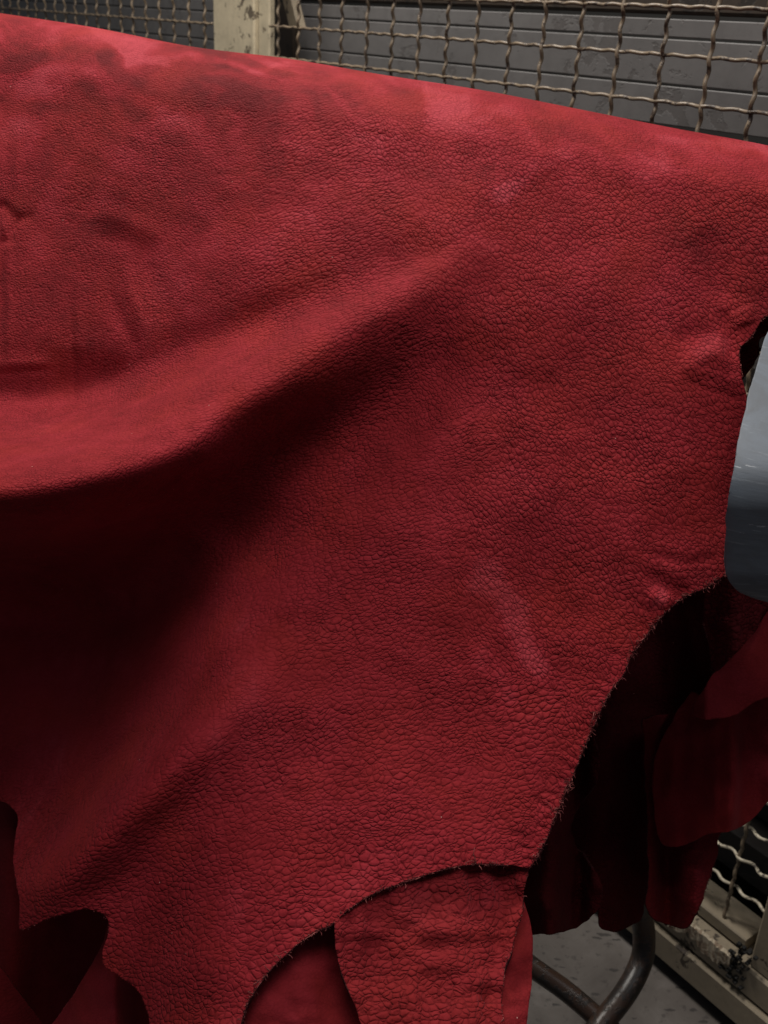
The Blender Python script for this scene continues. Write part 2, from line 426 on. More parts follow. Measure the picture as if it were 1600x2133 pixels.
for i in range(27):
    z = 1.330 - PH * (i - 4)
    if z < .17: break
    wire_h(z, -.143, 1.21, m_wire, i % 2).build('horizontal_wire', m_wire_lit if z < .5 else m_wire, fence, True)
    wire_h(z - .004, 1.425, 2.8, m_wire, i % 2).build('horizontal_wire', m_wire, fence, True)
# torn mortar along the base trim
b = MB(); ss = np.linspace(-.125, .03, 46); r = random.Random(2); prev = None
for i, s in enumerate(ss):
    lo = .100 + .006 * math.sin(s * 90) + r.uniform(-.005, .005); hi = .131 + r.uniform(-.001, .001)
    ring = [FP(s, lo, -.030), FP(s, lo + .002, -.0335 + r.uniform(-.001, .001)), FP(s, hi - .003, -.0345 + r.uniform(-.001, .001)), FP(s, hi, -.030)]
    kk = len(b.v); b.v += [tuple(p) for p in ring]
    if i:
        for j in range(3): b.f.append((kk - 4 + j, kk + j, kk + j + 1, kk - 3 + j)); b.m.append(0)
b.build('torn_filler', m_chip, fence)
b = MB()
for i in range(70):
    s = random.uniform(-.150, -.125) + random.gauss(0, .006); z = random.uniform(.088, .16); c = FP(s, z, -.030 - random.uniform(0, .006)); rr = random.uniform(.001, .0035)
    b.box(c, (DV * rr * 1.5, UP * rr, NV * .006))
b.build('crumbled_corner', m_black, fence)['kind'] = 'stuff'

# boards stacked behind the fence
def gz(px, py, off):
    P = on_plane(px, py, FP(0, 0, off), NV); return (P - FP(0, 0, off)).dot(DV), P[2]
OB = .16
zt = gz(1200, 31, OB)[1]; g1 = gz(1200, 68, OB)[1]; g2 = gz(1200, 158, OB)[1]; zb = gz(1590, 287, OB)[1]
sL = gz(622, 80, OB)[0]; gap = .0014
rack = empty('stacked_boards', tuple(FP(0, 0, OB))); tag(rack, 'grey stained boards lying behind the wire mesh right of the cream post', 'boards')
for (za, zc) in ((g1 + gap, zt), (g2 + gap, g1 - gap), (zb, g2 - gap)):
    fbox('board', -.9, sL, za, zc, OB, OB + .03, m_board, .0012, rack)
beam = empty('dark_brown_beam', tuple(FP(0, 0, OB))); tag(beam, 'dark brown beam above the grey boards behind the mesh', 'beam')
fbox('beam_face', -.9, 3.6, zt + .006, zt + .30, OB - .002, OB + .05, m_brown, .004, beam)
rack2 = empty('stacked_boards', tuple(FP(1.6, 0, OB))); tag(rack2, 'grey boards behind the far mesh panel left of the cream post', 'boards')
s2 = gz(560, 80, OB)[0]
for (za, zc) in ((g1 + gap, zt), (g2 + gap, g1 - gap), (zb, g2 - gap)):
    fbox('board', s2 + .12, 3.6, za, zc, OB, OB + .03, m_board, .0012, rack2)
ub = empty('timber_upright', tuple(FP(0, 0, OB))); tag(ub, 'dark timber upright with slanting brace just right of the cream post', 'timber upright')
fbox('upright', sL + .012, s2 + .10, .10, zt, OB - .005, OB + .04, m_brown, .004, ub)
b = MB(); a1 = FP(gz(592, 0, .1)[0], gz(592, 0, .1)[1] + .05, .1); a2 = FP(gz(622, 60, .1)[0], gz(622, 60, .1)[1], .1)
b.box(a1, (a2 - a1, DV * .035, NV * .02), 0, .002); b.build('brace', m_base, ub)
cb = empty('added_gloom_planks', tuple(FP(0, 0, .2))); tag(cb, 'added timber stack coloured near black for the gloom behind the lower mesh', 'timber stack')  # planks and panel added to black out the space behind the lower mesh
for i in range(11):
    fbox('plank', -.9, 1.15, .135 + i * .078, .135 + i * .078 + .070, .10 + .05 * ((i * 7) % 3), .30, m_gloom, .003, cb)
fbox('gloom_panel', -.9, 3.6, .0, 1.1, .32, .36, m_black, .003, cb)
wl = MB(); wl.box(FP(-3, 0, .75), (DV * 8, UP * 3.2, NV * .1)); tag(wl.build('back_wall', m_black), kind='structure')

# ------------------------------------------------------------------ the big red hide
ridge_pts = [(-400, -28), (-200, -4), (0, 27), (200, 58), (400, 97), (600, 122), (800, 156), (1000, 187), (1200, 226), (1400, 266), (1600, 303), (1800, 350), (2000, 400)]
rx = np.array([p[0] for p in ridge_pts], float); ry = np.array([p[1] for p in ridge_pts], float)
_rs = spline(ridge_pts, 12)
yr = lambda x: np.interp(x, _rs[:, 0], _rs[:, 1])
CTRL = [
 # x, y, distance in metres
 (-350, 100, 1.17), (0, 140, 1.035), (400, 200, .948), (800, 260, .887), (1200, 320, .857), (1600, 400, .814), (1900, 480, .78),
 (-350, 400, 1.09), (0, 400, .980), (400, 400, .918), (600, 340, .895), (1000, 370, .853), (1200, 450, .840), (1600, 520, .805),
 (-350, 600, 1.05), (0, 590, .953), (250, 560, .926), (450, 500, .900), (650, 440, .873), (820, 400, .862),
 (-350, 1350, 1.03), (0, 1350, .99), (150, 1340, .98), (280, 1310, .94), (400, 1260, .885), (500, 1200, .845), (620, 1130, .828), (800, 1050, .806),
 (-350, 1500, 1.0), (0, 1500, .955), (130, 1490, .935), (250, 1440, .90), (360, 1370, .855), (450, 1310, .822), (600, 1260, .795),
 (-350, 1620, .98), (0, 1620, .925), (80, 1620, .905),
 (50, 1900, .80), (600, 1400, .778), (650, 1300, .786), (440, 1750, .772), (560, 1550, .774), (700, 1400, .780),
 (240, 1990, .778), (300, 2060, .775), (340, 2160, .77), (420, 2000, .770), (600, 1900, .765), (600, 1700, .773), (480, 2130, .768), (800, 1830, .765),
 (800, 1600, .775), (800, 1300, .786), (1000, 1750, .766), (1100, 1800, .768), (1000, 1500, .775), (1000, 1200, .785), (1000, 900, .805),
 (1200, 600, .82), (1200, 800, .808), (1200, 1100, .785), (1200, 1300, .775), (1180, 1600, .768), (1400, 600, .812), (1400, 800, .796), (1400, 1000, .784), (1400, 1200, .772), (1500, 1150, .775),
 (1550, 750, .795), (1540, 900, .788), (1600, 650, .80), (1750, 650, .79), (1750, 800, .78), (1300, 1420, .768),
]
# lines that run along the folds, taken densely
for _l in (
 # foot of the upper face
 [(-350, 850, 1.0), (0, 846, .918), (150, 832, .907), (280, 797, .893), (400, 745, .879), (520, 700, .862), (640, 646, .846), (760, 588, .841), (880, 522, .838), (1000, 455, .837)],
 [(-350, 780, 1.01), (0, 780, .927), (150, 765, .916), (280, 730, .902), (400, 678, .887), (520, 632, .869), (640, 580, .853), (760, 522, .847), (880, 462, .844)],
 # crest of the upper fold
 [(-350, 920, .84), (0, 905, .83), (120, 895, .83), (250, 862, .825), (350, 832, .822), (450, 785, .817), (550, 740, .813), (650, 690, .812), (750, 640, .815), (850, 588, .820), (1000, 500, .832)],
 [(-350, 985, .695), (0, 980, .700), (150, 960, .712), (300, 925, .745), (450, 872, .770), (580, 815, .788), (700, 755, .802), (850, 680, .815), (1000, 600, .824)],
 [(-350, 1040, .665), (0, 1035, .680), (150, 1020, .692), (300, 990, .730), (430, 945, .765)],
 [(-350, 1100, .72), (0, 1095, .72), (150, 1085, .745), (280, 1068, .795), (400, 1030, .825), (500, 985, .843), (600, 930, .848), (720, 865, .840), (880, 785, .828), (1050, 700, .816)],
 [(-350, 1210, .99), (0, 1200, .935), (150, 1195, .935), (280, 1180, .92), (400, 1140, .885), (490, 1090, .88), (600, 1030, .850), (750, 955, .830), (950, 860, .812)],
 # crest of the lower fold: its left flank, its crest, the soft dip to its right
 [(40, 1750, .865), (95, 1745, .842), (170, 1665, .840), (250, 1580, .836), (335, 1490, .826), (420, 1410, .806)],
 [(105, 1850, .776), (160, 1785, .768), (220, 1715, .764), (285, 1645, .763), (350, 1583, .764), (420, 1510, .767), (520, 1420, .773)],
 [(150, 1895, .777), (205, 1850, .7752), (260, 1795, .7732), (320, 1730, .7715), (380, 1668, .7712), (450, 1600, .7715), (540, 1500, .774)],
 ):
    _q = spline(_l, 4); CTRL += [tuple(p) for p in _q]
_D0 = TPS(CTRL, 2.2e-3)
def Dm(x, y):
    x = np.asarray(x, float); y = np.asarray(y, float)
    return _D0(x, y) - .080 * np.clip((y - 1200) / 900, 0, 1.2) ** 1.5 / (1 + np.exp((330 - x) / 70))
WR, RR = 115.0, .09
def creases(x, y):
    """folds, dents and rub marks pressed into the hide, metres towards the camera"""
    h = np.zeros(np.shape(x)); wx = x + 3 * vnoise(x / 40, y / 40, 3); wy = y + 3 * vnoise(x / 40, y / 40, 4)
    def groove(pts, wd, am, sharp=1.0):
        q = np.array(pts); k = wd * 3; m = (wx > q[:, 0].min() - k) & (wx < q[:, 0].max() + k) & (wy > q[:, 1].min() - k) & (wy < q[:, 1].max() + k)
        if not m.any(): return
        d, t = seg_dist(wx[m], wy[m], pts)
        h[m] += am * (1.0 if q[0, 0] < 330 else 1.1) * np.exp(-(d / wd) ** 2) * np.minimum(1, 4 * np.minimum(t, 1 - t) + .15)
    groove([(14, 250), (16, 350), (14, 420)], 9, -.0012); groove([(36, 270), (38, 400)], 7, .0010)
    groove([(18, 500), (20, 640), (16, 760)], 8, .0016); groove([(2, 520), (4, 700)], 9, -.0014)
    groove([(-40, 440), (8, 428), (34, 455), (22, 500), (-20, 515)], 10, -.0028); groove([(0, 470), (14, 470)], 14, .0022)
    groove([(30, 455), (75, 450)], 10, -.0016)
    groove([(-60, 790), (20, 778), (80, 772), (120, 772)], 8, -.0014); groove([(-60, 765), (40, 758), (100, 756)], 12, .0016)
    groove([(152, 600), (150, 700), (153, 800), (148, 860)], 7, -.0016); groove([(172, 560), (160, 640), (168, 760)], 12, .0012)
    groove([(225, 560), (235, 640), (270, 700), (285, 740)], 16, -.0026); groove([(262, 540), (275, 620), (300, 690)], 13, .0022)
    groove([(300, 530), (330, 600), (345, 680)], 18, -.0016)
    groove([(175, 460), (230, 445), (290, 470), (350, 500)], 16, .0014); groove([(190, 490), (260, 500), (320, 530)], 18, -.0014)
    groove([(10, 880), (30, 850), (70, 850), (90, 880), (60, 900)], 7, .0018); groove([(40, 870), (60, 872)], 10, -.0026)
    groove([(100, 880), (200, 860), (330, 820), (440, 770)], 8, -.0024); groove([(130, 905), (260, 870), (380, 825), (500, 770)], 9, .0018)
    groove([(150, 860), (230, 840), (300, 800)], 10, .0016)
    groove([(-60, 878), (120, 862), (290, 822), (430, 762), (560, 706), (700, 640), (860, 556), (1000, 478)], 20, -.0026)
    groove([(-60, 882), (120, 868), (290, 828), (430, 768), (520, 728)], 9, -.0030)
    groove([(950, 400), (1040, 385), (1110, 340), (1200, 300)], 34, .0020)
    groove([(1420, 780), (1470, 740), (1520, 730)], 26, .0028); groove([(1400, 720), (1450, 690), (1510, 690)], 20, -.0018)
    groove([(1500, 640), (1520, 690), (1530, 760)], 14, -.0034); groove([(1545, 640), (1560, 680)], 20, .0045)
    groove([(1460, 470), (1490, 560), (1520, 640)], 28, -.0020)
    groove([(1430, 800), (1490, 815), (1550, 840)], 9, -.0014); groove([(1440, 770), (1500, 785), (1550, 800)], 9, .0010)
    groove([(1340, 1190), (1400, 1225), (1440, 1240)], 16, -.0030); groove([(1350, 1240), (1400, 1262)], 18, .0026)
    groove([(1340, 1150), (1430, 1170), (1500, 1160)], 12, -.0012)
    groove([(700, 1190), (712, 1250), (735, 1330), (760, 1400)], 8, -.0006)
    groove([(640, 1180), (700, 1215), (770, 1260)], 9, -.0005)
    # puckers running in from the torn edges
    for i in range(26):
        t = i / 25.; ex = 1390 - 290 * t + 8 * math.sin(i * 2.1); ey = 1275 + 520 * t
        L = 46 + 30 * math.sin(i * 1.7)
        groove([(ex, ey), (ex - L * .8, ey - L * (.42 + .15 * math.sin(i)))], 6, -.0007)
    for i in range(30):
        t = i / 29.; ex = 1060 - 540 * t; ey = 1805 + 30 * t + 260 * t * t
        L = 46 + 24 * math.sin(i * 2.3)
        groove([(ex, ey), (ex - L * (.10 + .35 * t), ey - L)], 6, -.0006)
    # gentle unevenness
    h = h + .0016 * fbm(x / 190, y / 150, 21, 2) + .0003 * fbm(x / 52, y / 44, 31, 2)
    return h
def main_world(x, y):
    s = y - yr(x)
    phi = math.pi / 2 - (WR - s) / WR
    Y = np.where(s > WR, y, yr(x) + WR * (1 - np.cos(phi)))
    add = np.where(s > WR, 0, RR * (1 - np.sin(phi)))
    bk = phi < -math.pi / 2
    Y = np.where(bk, yr(x) + WR + (-math.pi / 2 - phi) * WR, Y); add = np.where(bk, 2 * RR + .03 * (-math.pi / 2 - phi), add)
    xc = np.clip(x, -380, 1950)
    d = Dm(xc, Y)
    d = np.where(bk, Dm(xc, yr(xc) + WR), d) + add - np.where(phi > -.5, creases(x, y), 0)
    return back(x, Y, d)
def Dmain(x, y): return Dm(x, y)

def strokes(x, y):
    """brushed nap: patches where the pile lies the other way"""
    v = np.zeros(np.shape(x)); wx = x + 14 * vnoise(x / 45, y / 45, 51) + 5 * vnoise(x / 12, y / 12, 52); wy = y + 12 * vnoise(x / 45, y / 45, 53)
    def st(pts, wd, am, hard=3):
        am = am * 1.3
        q = np.array(pts); k = wd * 3; m = (wx > q[:, 0].min() - k) & (wx < q[:, 0].max() + k) & (wy > q[:, 1].min() - k) & (wy < q[:, 1].max() + k)
        if not m.any(): return
        d, t = seg_dist(wx[m], wy[m], pts); v[m] += am * np.exp(-(d / wd) ** hard) * np.minimum(1, 5 * np.minimum(t, 1 - t) + .3)
    st([(60, 60), (200, 85), (320, 130)], 36, .34); st([(230, 110), (330, 160), (280, 100), (420, 140)], 30, .22)
    st([(60, 110), (150, 90), (250, 135)], 22, -.25); st([(200, 115), (240, 110), (260, 135)], 18, -.28)
    st([(300, 120), (350, 95), (420, 95), (440, 130)], 14, -.25, 4); st([(380, 95), (450, 110), (480, 150)], 12, -.18, 4)
    st([(30, 190), (90, 165), (180, 155), (250, 190), (330, 230), (400, 250)], 24, .26); st([(60, 230), (20, 280), (-40, 300)], 24, .15)
    st([(100, 200), (200, 200), (330, 280)], 34, -.16); st([(270, 150), (360, 200), (600, 190)], 36, -.20)
    st([(440, 120), (520, 140), (600, 150)], 8, .22); st([(560, 130), (700, 150), (800, 170)], 12, .16)
    st([(680, 165), (760, 175), (800, 190)], 14, .18)
    inb = 1 / (1 + np.exp(-(wx - 880) / 4)) * np.exp(-np.maximum(0, (wx - 930) / 70) ** 2) * np.exp(-((y - 225 - (x - 880) * .05) / 62) ** 4)
    v = v + .60 * inb
    st([(1000, 240), (1060, 245), (1120, 275)], 18, .16); st([(1140, 260), (1230, 300), (1300, 310)], 40, -.14)
    st([(1040, 425), (1060, 395), (1075, 380)], 17, .55); st([(1040, 400), (1110, 350), (1200, 300)], 26, .22)
    st([(1330, 340), (1400, 300), (1500, 330)], 30, .22); st([(1480, 300), (1560, 310), (1600, 330)], 14, .3)
    st([(1410, 440), (1440, 540), (1470, 600)], 34, -.18); st([(1440, 750), (1490, 720), (1530, 740)], 26, .26)
    st([(980, 1190), (1040, 1230), (1090, 1320), (1130, 1420)], 34, .36); st([(1000, 1340), (1080, 1480)], 26, .2)
    st([(640, 460), (660, 450)], 16, .2); st([(720, 545), (740, 550)], 18, .2); st([(1370, 1240), (1400, 1255)], 26, .24)
    st([(170, 330), (110, 420), (70, 560)], 26, .16); st([(210, 300), (150, 420)], 18, -.12)
    st([(300, 100), (900, 180), (1600, 320)], 10, .05)
    # hand-swept streaks over the crown of the hide
    qx = x + 55 * vnoise(x / 120, y / 90, 81) + 18 * vnoise(x / 38, y / 30, 82); qy = y + 60 * vnoise(x / 150, y / 110, 83) + 14 * vnoise(x / 44, y / 36, 84)
    uu = qx * .94 + qy * .34; vv = -qx * .34 + qy * .94
    sw = np.tanh(3.0 * (fbm(uu / 120, vv / 34, 65, 4) - .05)); wgt = np.exp(-np.maximum(0, y - yr(x) - 60) / 300.) * (.35 + .65 / (1 + np.exp((x - 650) / 180)))
    v = v + .26 * sw * wgt - .10 * wgt
    # small brush marks
    v = v + .10 * np.clip(fbm(x / 60 + y / 200, y / 34 - x / 150, 61, 3), -1, 1) * np.exp(-np.maximum(0, y - 330) / 300)
    return v
def dirm(x, y):
    d = .5 + .9 * ((x - 980) / 500 + .25 * (1150 - y) / 500); d = d + .25 * fbm(x / 130, y / 130, 71, 3)
    return np.clip(d, 0, 1)
def smoothness(x, y):
    d1, t = seg_dist(x, y, [(-100, 950), (150, 935), (450, 810), (650, 700), (850, 590), (1000, 510)])
    s = .22 * np.exp(-(d1 / 42) ** 2)
    d2, t = seg_dist(x, y, [(40, 1880), (130, 1780), (260, 1640), (420, 1480)]); s = np.maximum(s, .35 * np.exp(-(d2 / 40) ** 2))
    s = np.maximum(s, .7 / (1 + np.exp((np.hypot((x - 60) / 1.4, y - 1300) - 300) / 50)))
    s = np.maximum(s, .35 * np.exp(-np.maximum(0, y - yr(x)) / 60)); s = np.maximum(s, .15 * np.exp(-((x - 0) / 160) ** 2))
    s = np.maximum(s, .2 * np.exp(-(((x - 300) / 500) ** 2 + ((y - 150) / 110) ** 2)))
    return np.clip(s, 0, 1)
def finemask(x, y):
    return np.clip(1.15 - x / 900 - (y / 1100) ** 2 * .5 + .12 * fbm(x / 150, y / 150, 77, 2), 0, 1)
def unroll(fn):
    def f(x, y):
        t = y - yr(x); ph = math.pi / 2 - (WR - t) / WR
        return fn(x, np.where(t > WR, y, np.where(ph > 0, yr(x) + WR * (1 - np.cos(ph)), yr(x) + ph * WR)))
    return f
def bigmask(x, y):
    return np.clip(.10 + .75 * np.clip((y - 1150) / 700, 0, 1) - .25 * np.clip((x - 1000) / 400, 0, 1) + .38 * fbm(x / 120, y / 90, 79, 3) * np.clip((y - 700) / 500, 0, 1), 0, 1)
EX = {'finem': finemask, 'bigm': bigmask, 'nap': unroll(strokes), 'dirm': dirm, 'smooth': smoothness}

right_edge = [(2000, 655), (1850, 640), (1700, 625), (1640, 640), (1600, 657), (1583, 672), (1566, 700), (1550, 716), (1541, 722), (1540, 745), (1546, 785), (1554, 815), (1557, 850), (1556, 920), (1552, 1000), (1545, 1090), (1535, 1150), (1515, 1190), (1495, 1208), (1465, 1226), (1430, 1240), (1400, 1262), (1372, 1290), (1345, 1325), (1315, 1365), (1300, 1402), (1272, 1440), (1252, 1478), (1228, 1530), (1207, 1580), (1182, 1640), (1160, 1690), (1143, 1735), (1124, 1775), (1104, 1806)]
bot_edge = [(1060, 1802), (1010, 1800), (960, 1803), (900, 1818), (850, 1835), (785, 1858), (735, 1888), (705, 1912), (688, 1928), (650, 1945), (610, 1975), (570, 2012), (540, 2050), (515, 2092), (500, 2140), (485, 2200), (470, 2260)]
left_bot = [(400, 2270), (330, 2220), (313, 2150), (306, 2105), (288, 2065), (250, 2035), (225, 2020), (213, 2005), (215, 1975), (226, 1945), (226, 1920), (213, 1903), (180, 1893), (140, 1902), (90, 1918), (50, 1936), (38, 1930), (40, 1880), (30, 1820), (27, 1780), (33, 1735), (38, 1705), (25, 1682), (0, 1668), (-80, 1650), (-200, 1630), (-330, 1620)]
outline = right_edge + bot_edge + left_bot + [(-360, 1000), (-370, 300), (-380, -60), (-390, -420), (300, -420), (900, -330), (1500, -220), (1960, -120), (1980, 200), (2000, 500)]
outline.append(outline[0])
hide, OUT = sheet('leather_hide', outline, None, 3.6, .0030, [m_main, m_flesh], extra=EX, rough_edge=2.0, seed=3, world_fn=main_world)
tag(hide, 'large pebbled red nubuck hide draped over the rail with a frayed lower edge', 'hide')

def fray(parent, pts, world_fn, dens, L0, L1, seed, mat=m_fibre, rad=.00028, outward=1, clump=.6):
    """torn fibres hanging from a cut edge: tapered curling threads"""
    r = random.Random(seed); pts = spline(pts, 6); b = MB()
    seg = np.hypot(*np.diff(pts, axis=0).T); cum = np.concatenate([[0], np.cumsum(seg)]); tot = cum[-1]
    ph = r.uniform(0, 9); sel = []
    for i in range(int(tot * dens)):
        d = r.uniform(0, tot); cl = .5 + .5 * math.sin(d / 17 + ph) * math.sin(d / 41 + 1.3 * ph)
        if r.random() < clump * (1 - cl): continue
        j = min(len(seg) - 1, max(0, int(np.searchsorted(cum, d) - 1))); t = (d - cum[j]) / max(seg[j], 1e-6)
        p = pts[j] * (1 - t) + pts[j + 1] * t; tan = (pts[j + 1] - pts[j]) / max(seg[j], 1e-6)
        sel.append((p[0], p[1], -tan[1] * outward, tan[0] * outward, cl))
    A = np.array(sel); roots = world_fn(A[:, 0] - A[:, 2] * 1.5, A[:, 1] - A[:, 3] * 1.5); tips = world_fn(A[:, 0], A[:, 1])
    deps = -((tips - CAM) @ R3)[:, 2]
    ods = back(A[:, 0] + A[:, 2] * 12, A[:, 1] + A[:, 3] * 12, deps) - back(A[:, 0], A[:, 1], deps)
    ods /= np.linalg.norm(ods, axis=1)[:, None]; fws = CAM - tips; fws /= np.linalg.norm(fws, axis=1)[:, None]
    for root, od, fw, cl in zip(roots, ods, fws, A[:, 4]):
        L = r.uniform(L0, L1) * (.5 + cl) * (2.0 if r.random() < .07 else 1)
        dirn = od + np.array([r.gauss(0, .5), r.gauss(0, .5), r.gauss(-.35, .45)]); dirn = dirn / np.linalg.norm(dirn)
        ps = [root - fw * r.uniform(0, .0026)]; n = 5
        for m in range(n):
            dirn = dirn + np.array([r.gauss(0, .38), r.gauss(0, .38), r.gauss(-.12, .38)]); dirn /= np.linalg.norm(dirn)
            ps.append(ps[-1] + dirn * L / n)
        rr = rad * r.uniform(.6, 1.5)
        b.tube(ps, rr * np.array([1.3, 1.1, 1, .9, .75, .4]), 3)
    o = b.build('frayed_edge', mat, parent, True); o['kind'] = 'stuff'; return o
fray(hide, right_edge[17:], main_world, 2.2, .002, .0060, 5, outward=1)
fray(hide, bot_edge, main_world, 1.6, .0012, .0045, 6, outward=1)
m_fuzz = m_flesh
fray(hide, right_edge[17:], main_world, 5, .0006, .0024, 45, mat=m_fuzz, rad=.00035, clump=.25)
fray(hide, bot_edge, main_world, 4, .0004, .0016, 46, mat=m_fuzz, rad=.00035, clump=.25)
fray(hide, right_edge[3:11], main_world, .8, .001, .003, 7, outward=1)
fray(hide, left_bot[9:17], main_world, .25, .0008, .0018, 8, outward=1)

# ------------------------------------------------------------------ hides below and behind
def simple_ex(seed, sm=0.0, dm=.2):
    return {'finem': lambda x, y: 0 * x, 'bigm': lambda x, y: np.clip(.35 + .5 * fbm(x / 70, y / 90, seed + 7, 2), 0, 1), 'nap': lambda x, y: .1 * fbm(x / 80, y / 80, seed, 3), 'dirm': lambda x, y: np.clip(dm + .3 * fbm(x / 90, y / 90, seed + 3, 2), 0, 1), 'smooth': lambda x, y: np.full(np.shape(x), sm)}
def closed(p): return p + [p[0]]
def hide_piece(outl, dfn, mat, label, thick=.002, sm=0.0, dm=.2, seed=1, rough=2.0, step=6.0, group=None):
    o, O = sheet('leather_hide', closed(outl), dfn, step, thick, [mat, m_flesh], extra=simple_ex(seed, sm, dm), rough_edge=rough, seed=seed)
    tag(o, label, 'hide', group); return o

# directly under the front hem, coarse grained
U1 = [(640, 1700), (1120, 1640), (1112, 1760), (1100, 1815), (1090, 1860), (1086, 1905), (1072, 1950), (1062, 1990), (1052, 2012), (1048, 2050), (1043, 2090), (1050, 2133), (1058, 2200), (1040, 2290), (820, 2290), (780, 2190), (752, 2130), (733, 2080), (713, 2030), (700, 1980), (697, 1925), (690, 1850), (660, 1780)]
def dU1(x, y):
    d = Dm(np.clip(x, 500, 1100), np.clip(y, 0, 2200)) + .0065
    wr = .0030 * vnoise(x / 26 + .3 * vnoise(x / 40, y / 70, 90), y / 150, 91) + .0022 * vnoise(x / 60, y / 34, 92) * (y > 0) + .006 * np.exp(-((x - 1040) / 40) ** 2) - .004 * np.exp(-((x - 720) / 40) ** 2)
    return d + wr
u1 = hide_piece(U1, dU1, m_coarse, 'coarse grained red hide hanging below the frayed hem, its right edge beside the floor', seed=11)
fray(u1, [(1100, 1815), (1090, 1860), (1086, 1905), (1072, 1950), (1062, 1990), (1052, 2012), (1048, 2050), (1043, 2090), (1050, 2133)], lambda x, y: back(x, y, dU1(x, y)), .5, .0008, .003, 12)
U2 = [(450, 1850), (600, 1800), (1050, 1700), (1078, 1830), (1096, 1890), (1109, 1950), (1109, 2010), (1106, 2062), (1096, 2133), (1085, 2250), (1000, 2320), (470, 2320), (430, 2100)]
def dU2(x, y):
    return Dm(np.clip(x, 430, 1100), np.clip(y, 0, 2200)) + .016 + .0022 * fbm(x / 90, y / 60, 95, 3) + .014 * np.exp(-((x - 720) / 60) ** 2) + .00012 * np.maximum(0, x - 1040)
hide_piece(U2, dU2, m_fine, 'smoother red hide below the hem, behind the coarse grained one', sm=.35, seed=13)
# lower left folds
L3 = [(230, 1900), (330, 1900), (520, 2000), (520, 2300), (60, 2320), (70, 2200), (108, 2135), (150, 2075), (190, 2010), (215, 1960)]
def dL3(x, y): return .805 + .00035 * np.abs(x - 240) + .02 * np.exp(-((x - 300) / 40) ** 2) + .002 * fbm(x / 70, y / 70, 97, 3) - .00005 * (y - 2000)
hide_piece(L3, dL3, m_fine, 'smooth red hide fold showing under the curled lower left hem', sm=.4, seed=15)
L1 = [(-300, 1500), (60, 1560), (120, 1700), (240, 1780), (330, 1900), (330, 2100), (230, 2330), (60, 2330), (10, 2300), (-300, 2250)]
def dL1(x, y): return .97 - .035 * np.exp(-((x - 20 + (y - 1900) * .0) / 50) ** 2) + .0001 * np.abs(x - 100) + .0015 * fbm(x / 90, y / 120, 99, 3)
hide_piece(L1, dL1, m_shade, 'red hide darkened for shade at lower left, behind the pointed fold tip', sm=.6, seed=17)
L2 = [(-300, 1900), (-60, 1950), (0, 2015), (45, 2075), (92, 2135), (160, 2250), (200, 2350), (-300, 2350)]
hide_piece(L2, lambda x, y: .90 + .0002 * (x + 50) + .0015 * fbm(x / 80, y / 80, 101, 2), m_shade, 'shade darkened red hide corner at the bottom left with a diagonal edge', sm=.6, seed=19)

# pile of hides hanging in the shade at the right
DR = lambda x, y: .95
Hb = [(1060, 1100), (1700, 1000), (1700, 1450), (1500, 1560), (1400, 1700), (1390, 1800), (1345, 1870), (1340, 1905), (1310, 1930), (1273, 1940), (1248, 1932), (1243, 1905), (1235, 1840), (1150, 1760), (1060, 1700)]
def dHb(x, y): return 1.02 + .02 * np.sin(x / 42) + .00004 * (y - 1500) + .009 * np.abs(fbm(x / 90, y / 190, 103, 3))
hide_piece(Hb, dHb, m_deep, 'red hide tinted nearly black for the deep shade, hanging above the bent tube', sm=.1, seed=21, rough=5)
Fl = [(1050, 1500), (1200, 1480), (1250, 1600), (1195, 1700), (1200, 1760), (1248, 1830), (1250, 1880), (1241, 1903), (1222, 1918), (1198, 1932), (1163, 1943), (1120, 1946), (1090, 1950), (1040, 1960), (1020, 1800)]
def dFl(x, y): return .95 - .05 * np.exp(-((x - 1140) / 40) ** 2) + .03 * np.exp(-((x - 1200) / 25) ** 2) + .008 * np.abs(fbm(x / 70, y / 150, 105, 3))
hide_piece(Fl, dFl, m_deep, 'shade darkened red hanging lobe with rounded bottom just right of the coarse hide', sm=.1, seed=23, rough=5)
El = [(1340, 1500), (1420, 1480), (1560, 1470), (1620, 1600), (1560, 1700), (1500, 1735), (1494, 1780), (1480, 1822), (1466, 1868), (1449, 1902), (1433, 1928), (1407, 1933), (1387, 1924), (1349, 1899), (1352, 1800), (1345, 1650)]
def dEl(x, y): return .985 + .03 * np.exp(-((x - 1390) / 22) ** 2) - .02 * np.exp(-((x - 1450) / 36) ** 2) + .008 * np.abs(fbm(x / 70, y / 120, 107, 3))
e_ = hide_piece(El, dEl, m_shade, 'shade darkened red hide flap with ragged bottom hanging over the base rail', sm=.1, seed=25, rough=4.5)
fray(e_, [(1500, 1735), (1494, 1780), (1480, 1822), (1466, 1868), (1449, 1902), (1433, 1928), (1407, 1933), (1387, 1924)], lambda x, y: back(x, y, dEl(x, y)), .5, .0008, .003, 62)
Cl = [(1440, 1440), (1530, 1470), (1600, 1430), (1800, 1420), (1800, 1600), (1640, 1650), (1600, 1670), (1580, 1694), (1548, 1720), (1517, 1733), (1490, 1735), (1470, 1740), (1440, 1755), (1400, 1765), (1370, 1740), (1360, 1600), (1400, 1500)]
def dCl(x, y):
    cx = 1538 - .00028 * (y - 1560) ** 2
    return .93 - .035 / (1 + np.exp((x - cx) / 5)) * np.exp(-np.maximum(0, cx - x) / 60) + .0003 * np.maximum(0, 1490 - x) + .008 * np.abs(fbm(x / 90, y / 160, 109, 3))
hide_piece(Cl, dCl, m_fine, 'smooth dark red hide with a vertical fold at the right border, above the lower mesh', sm=.15, seed=27)
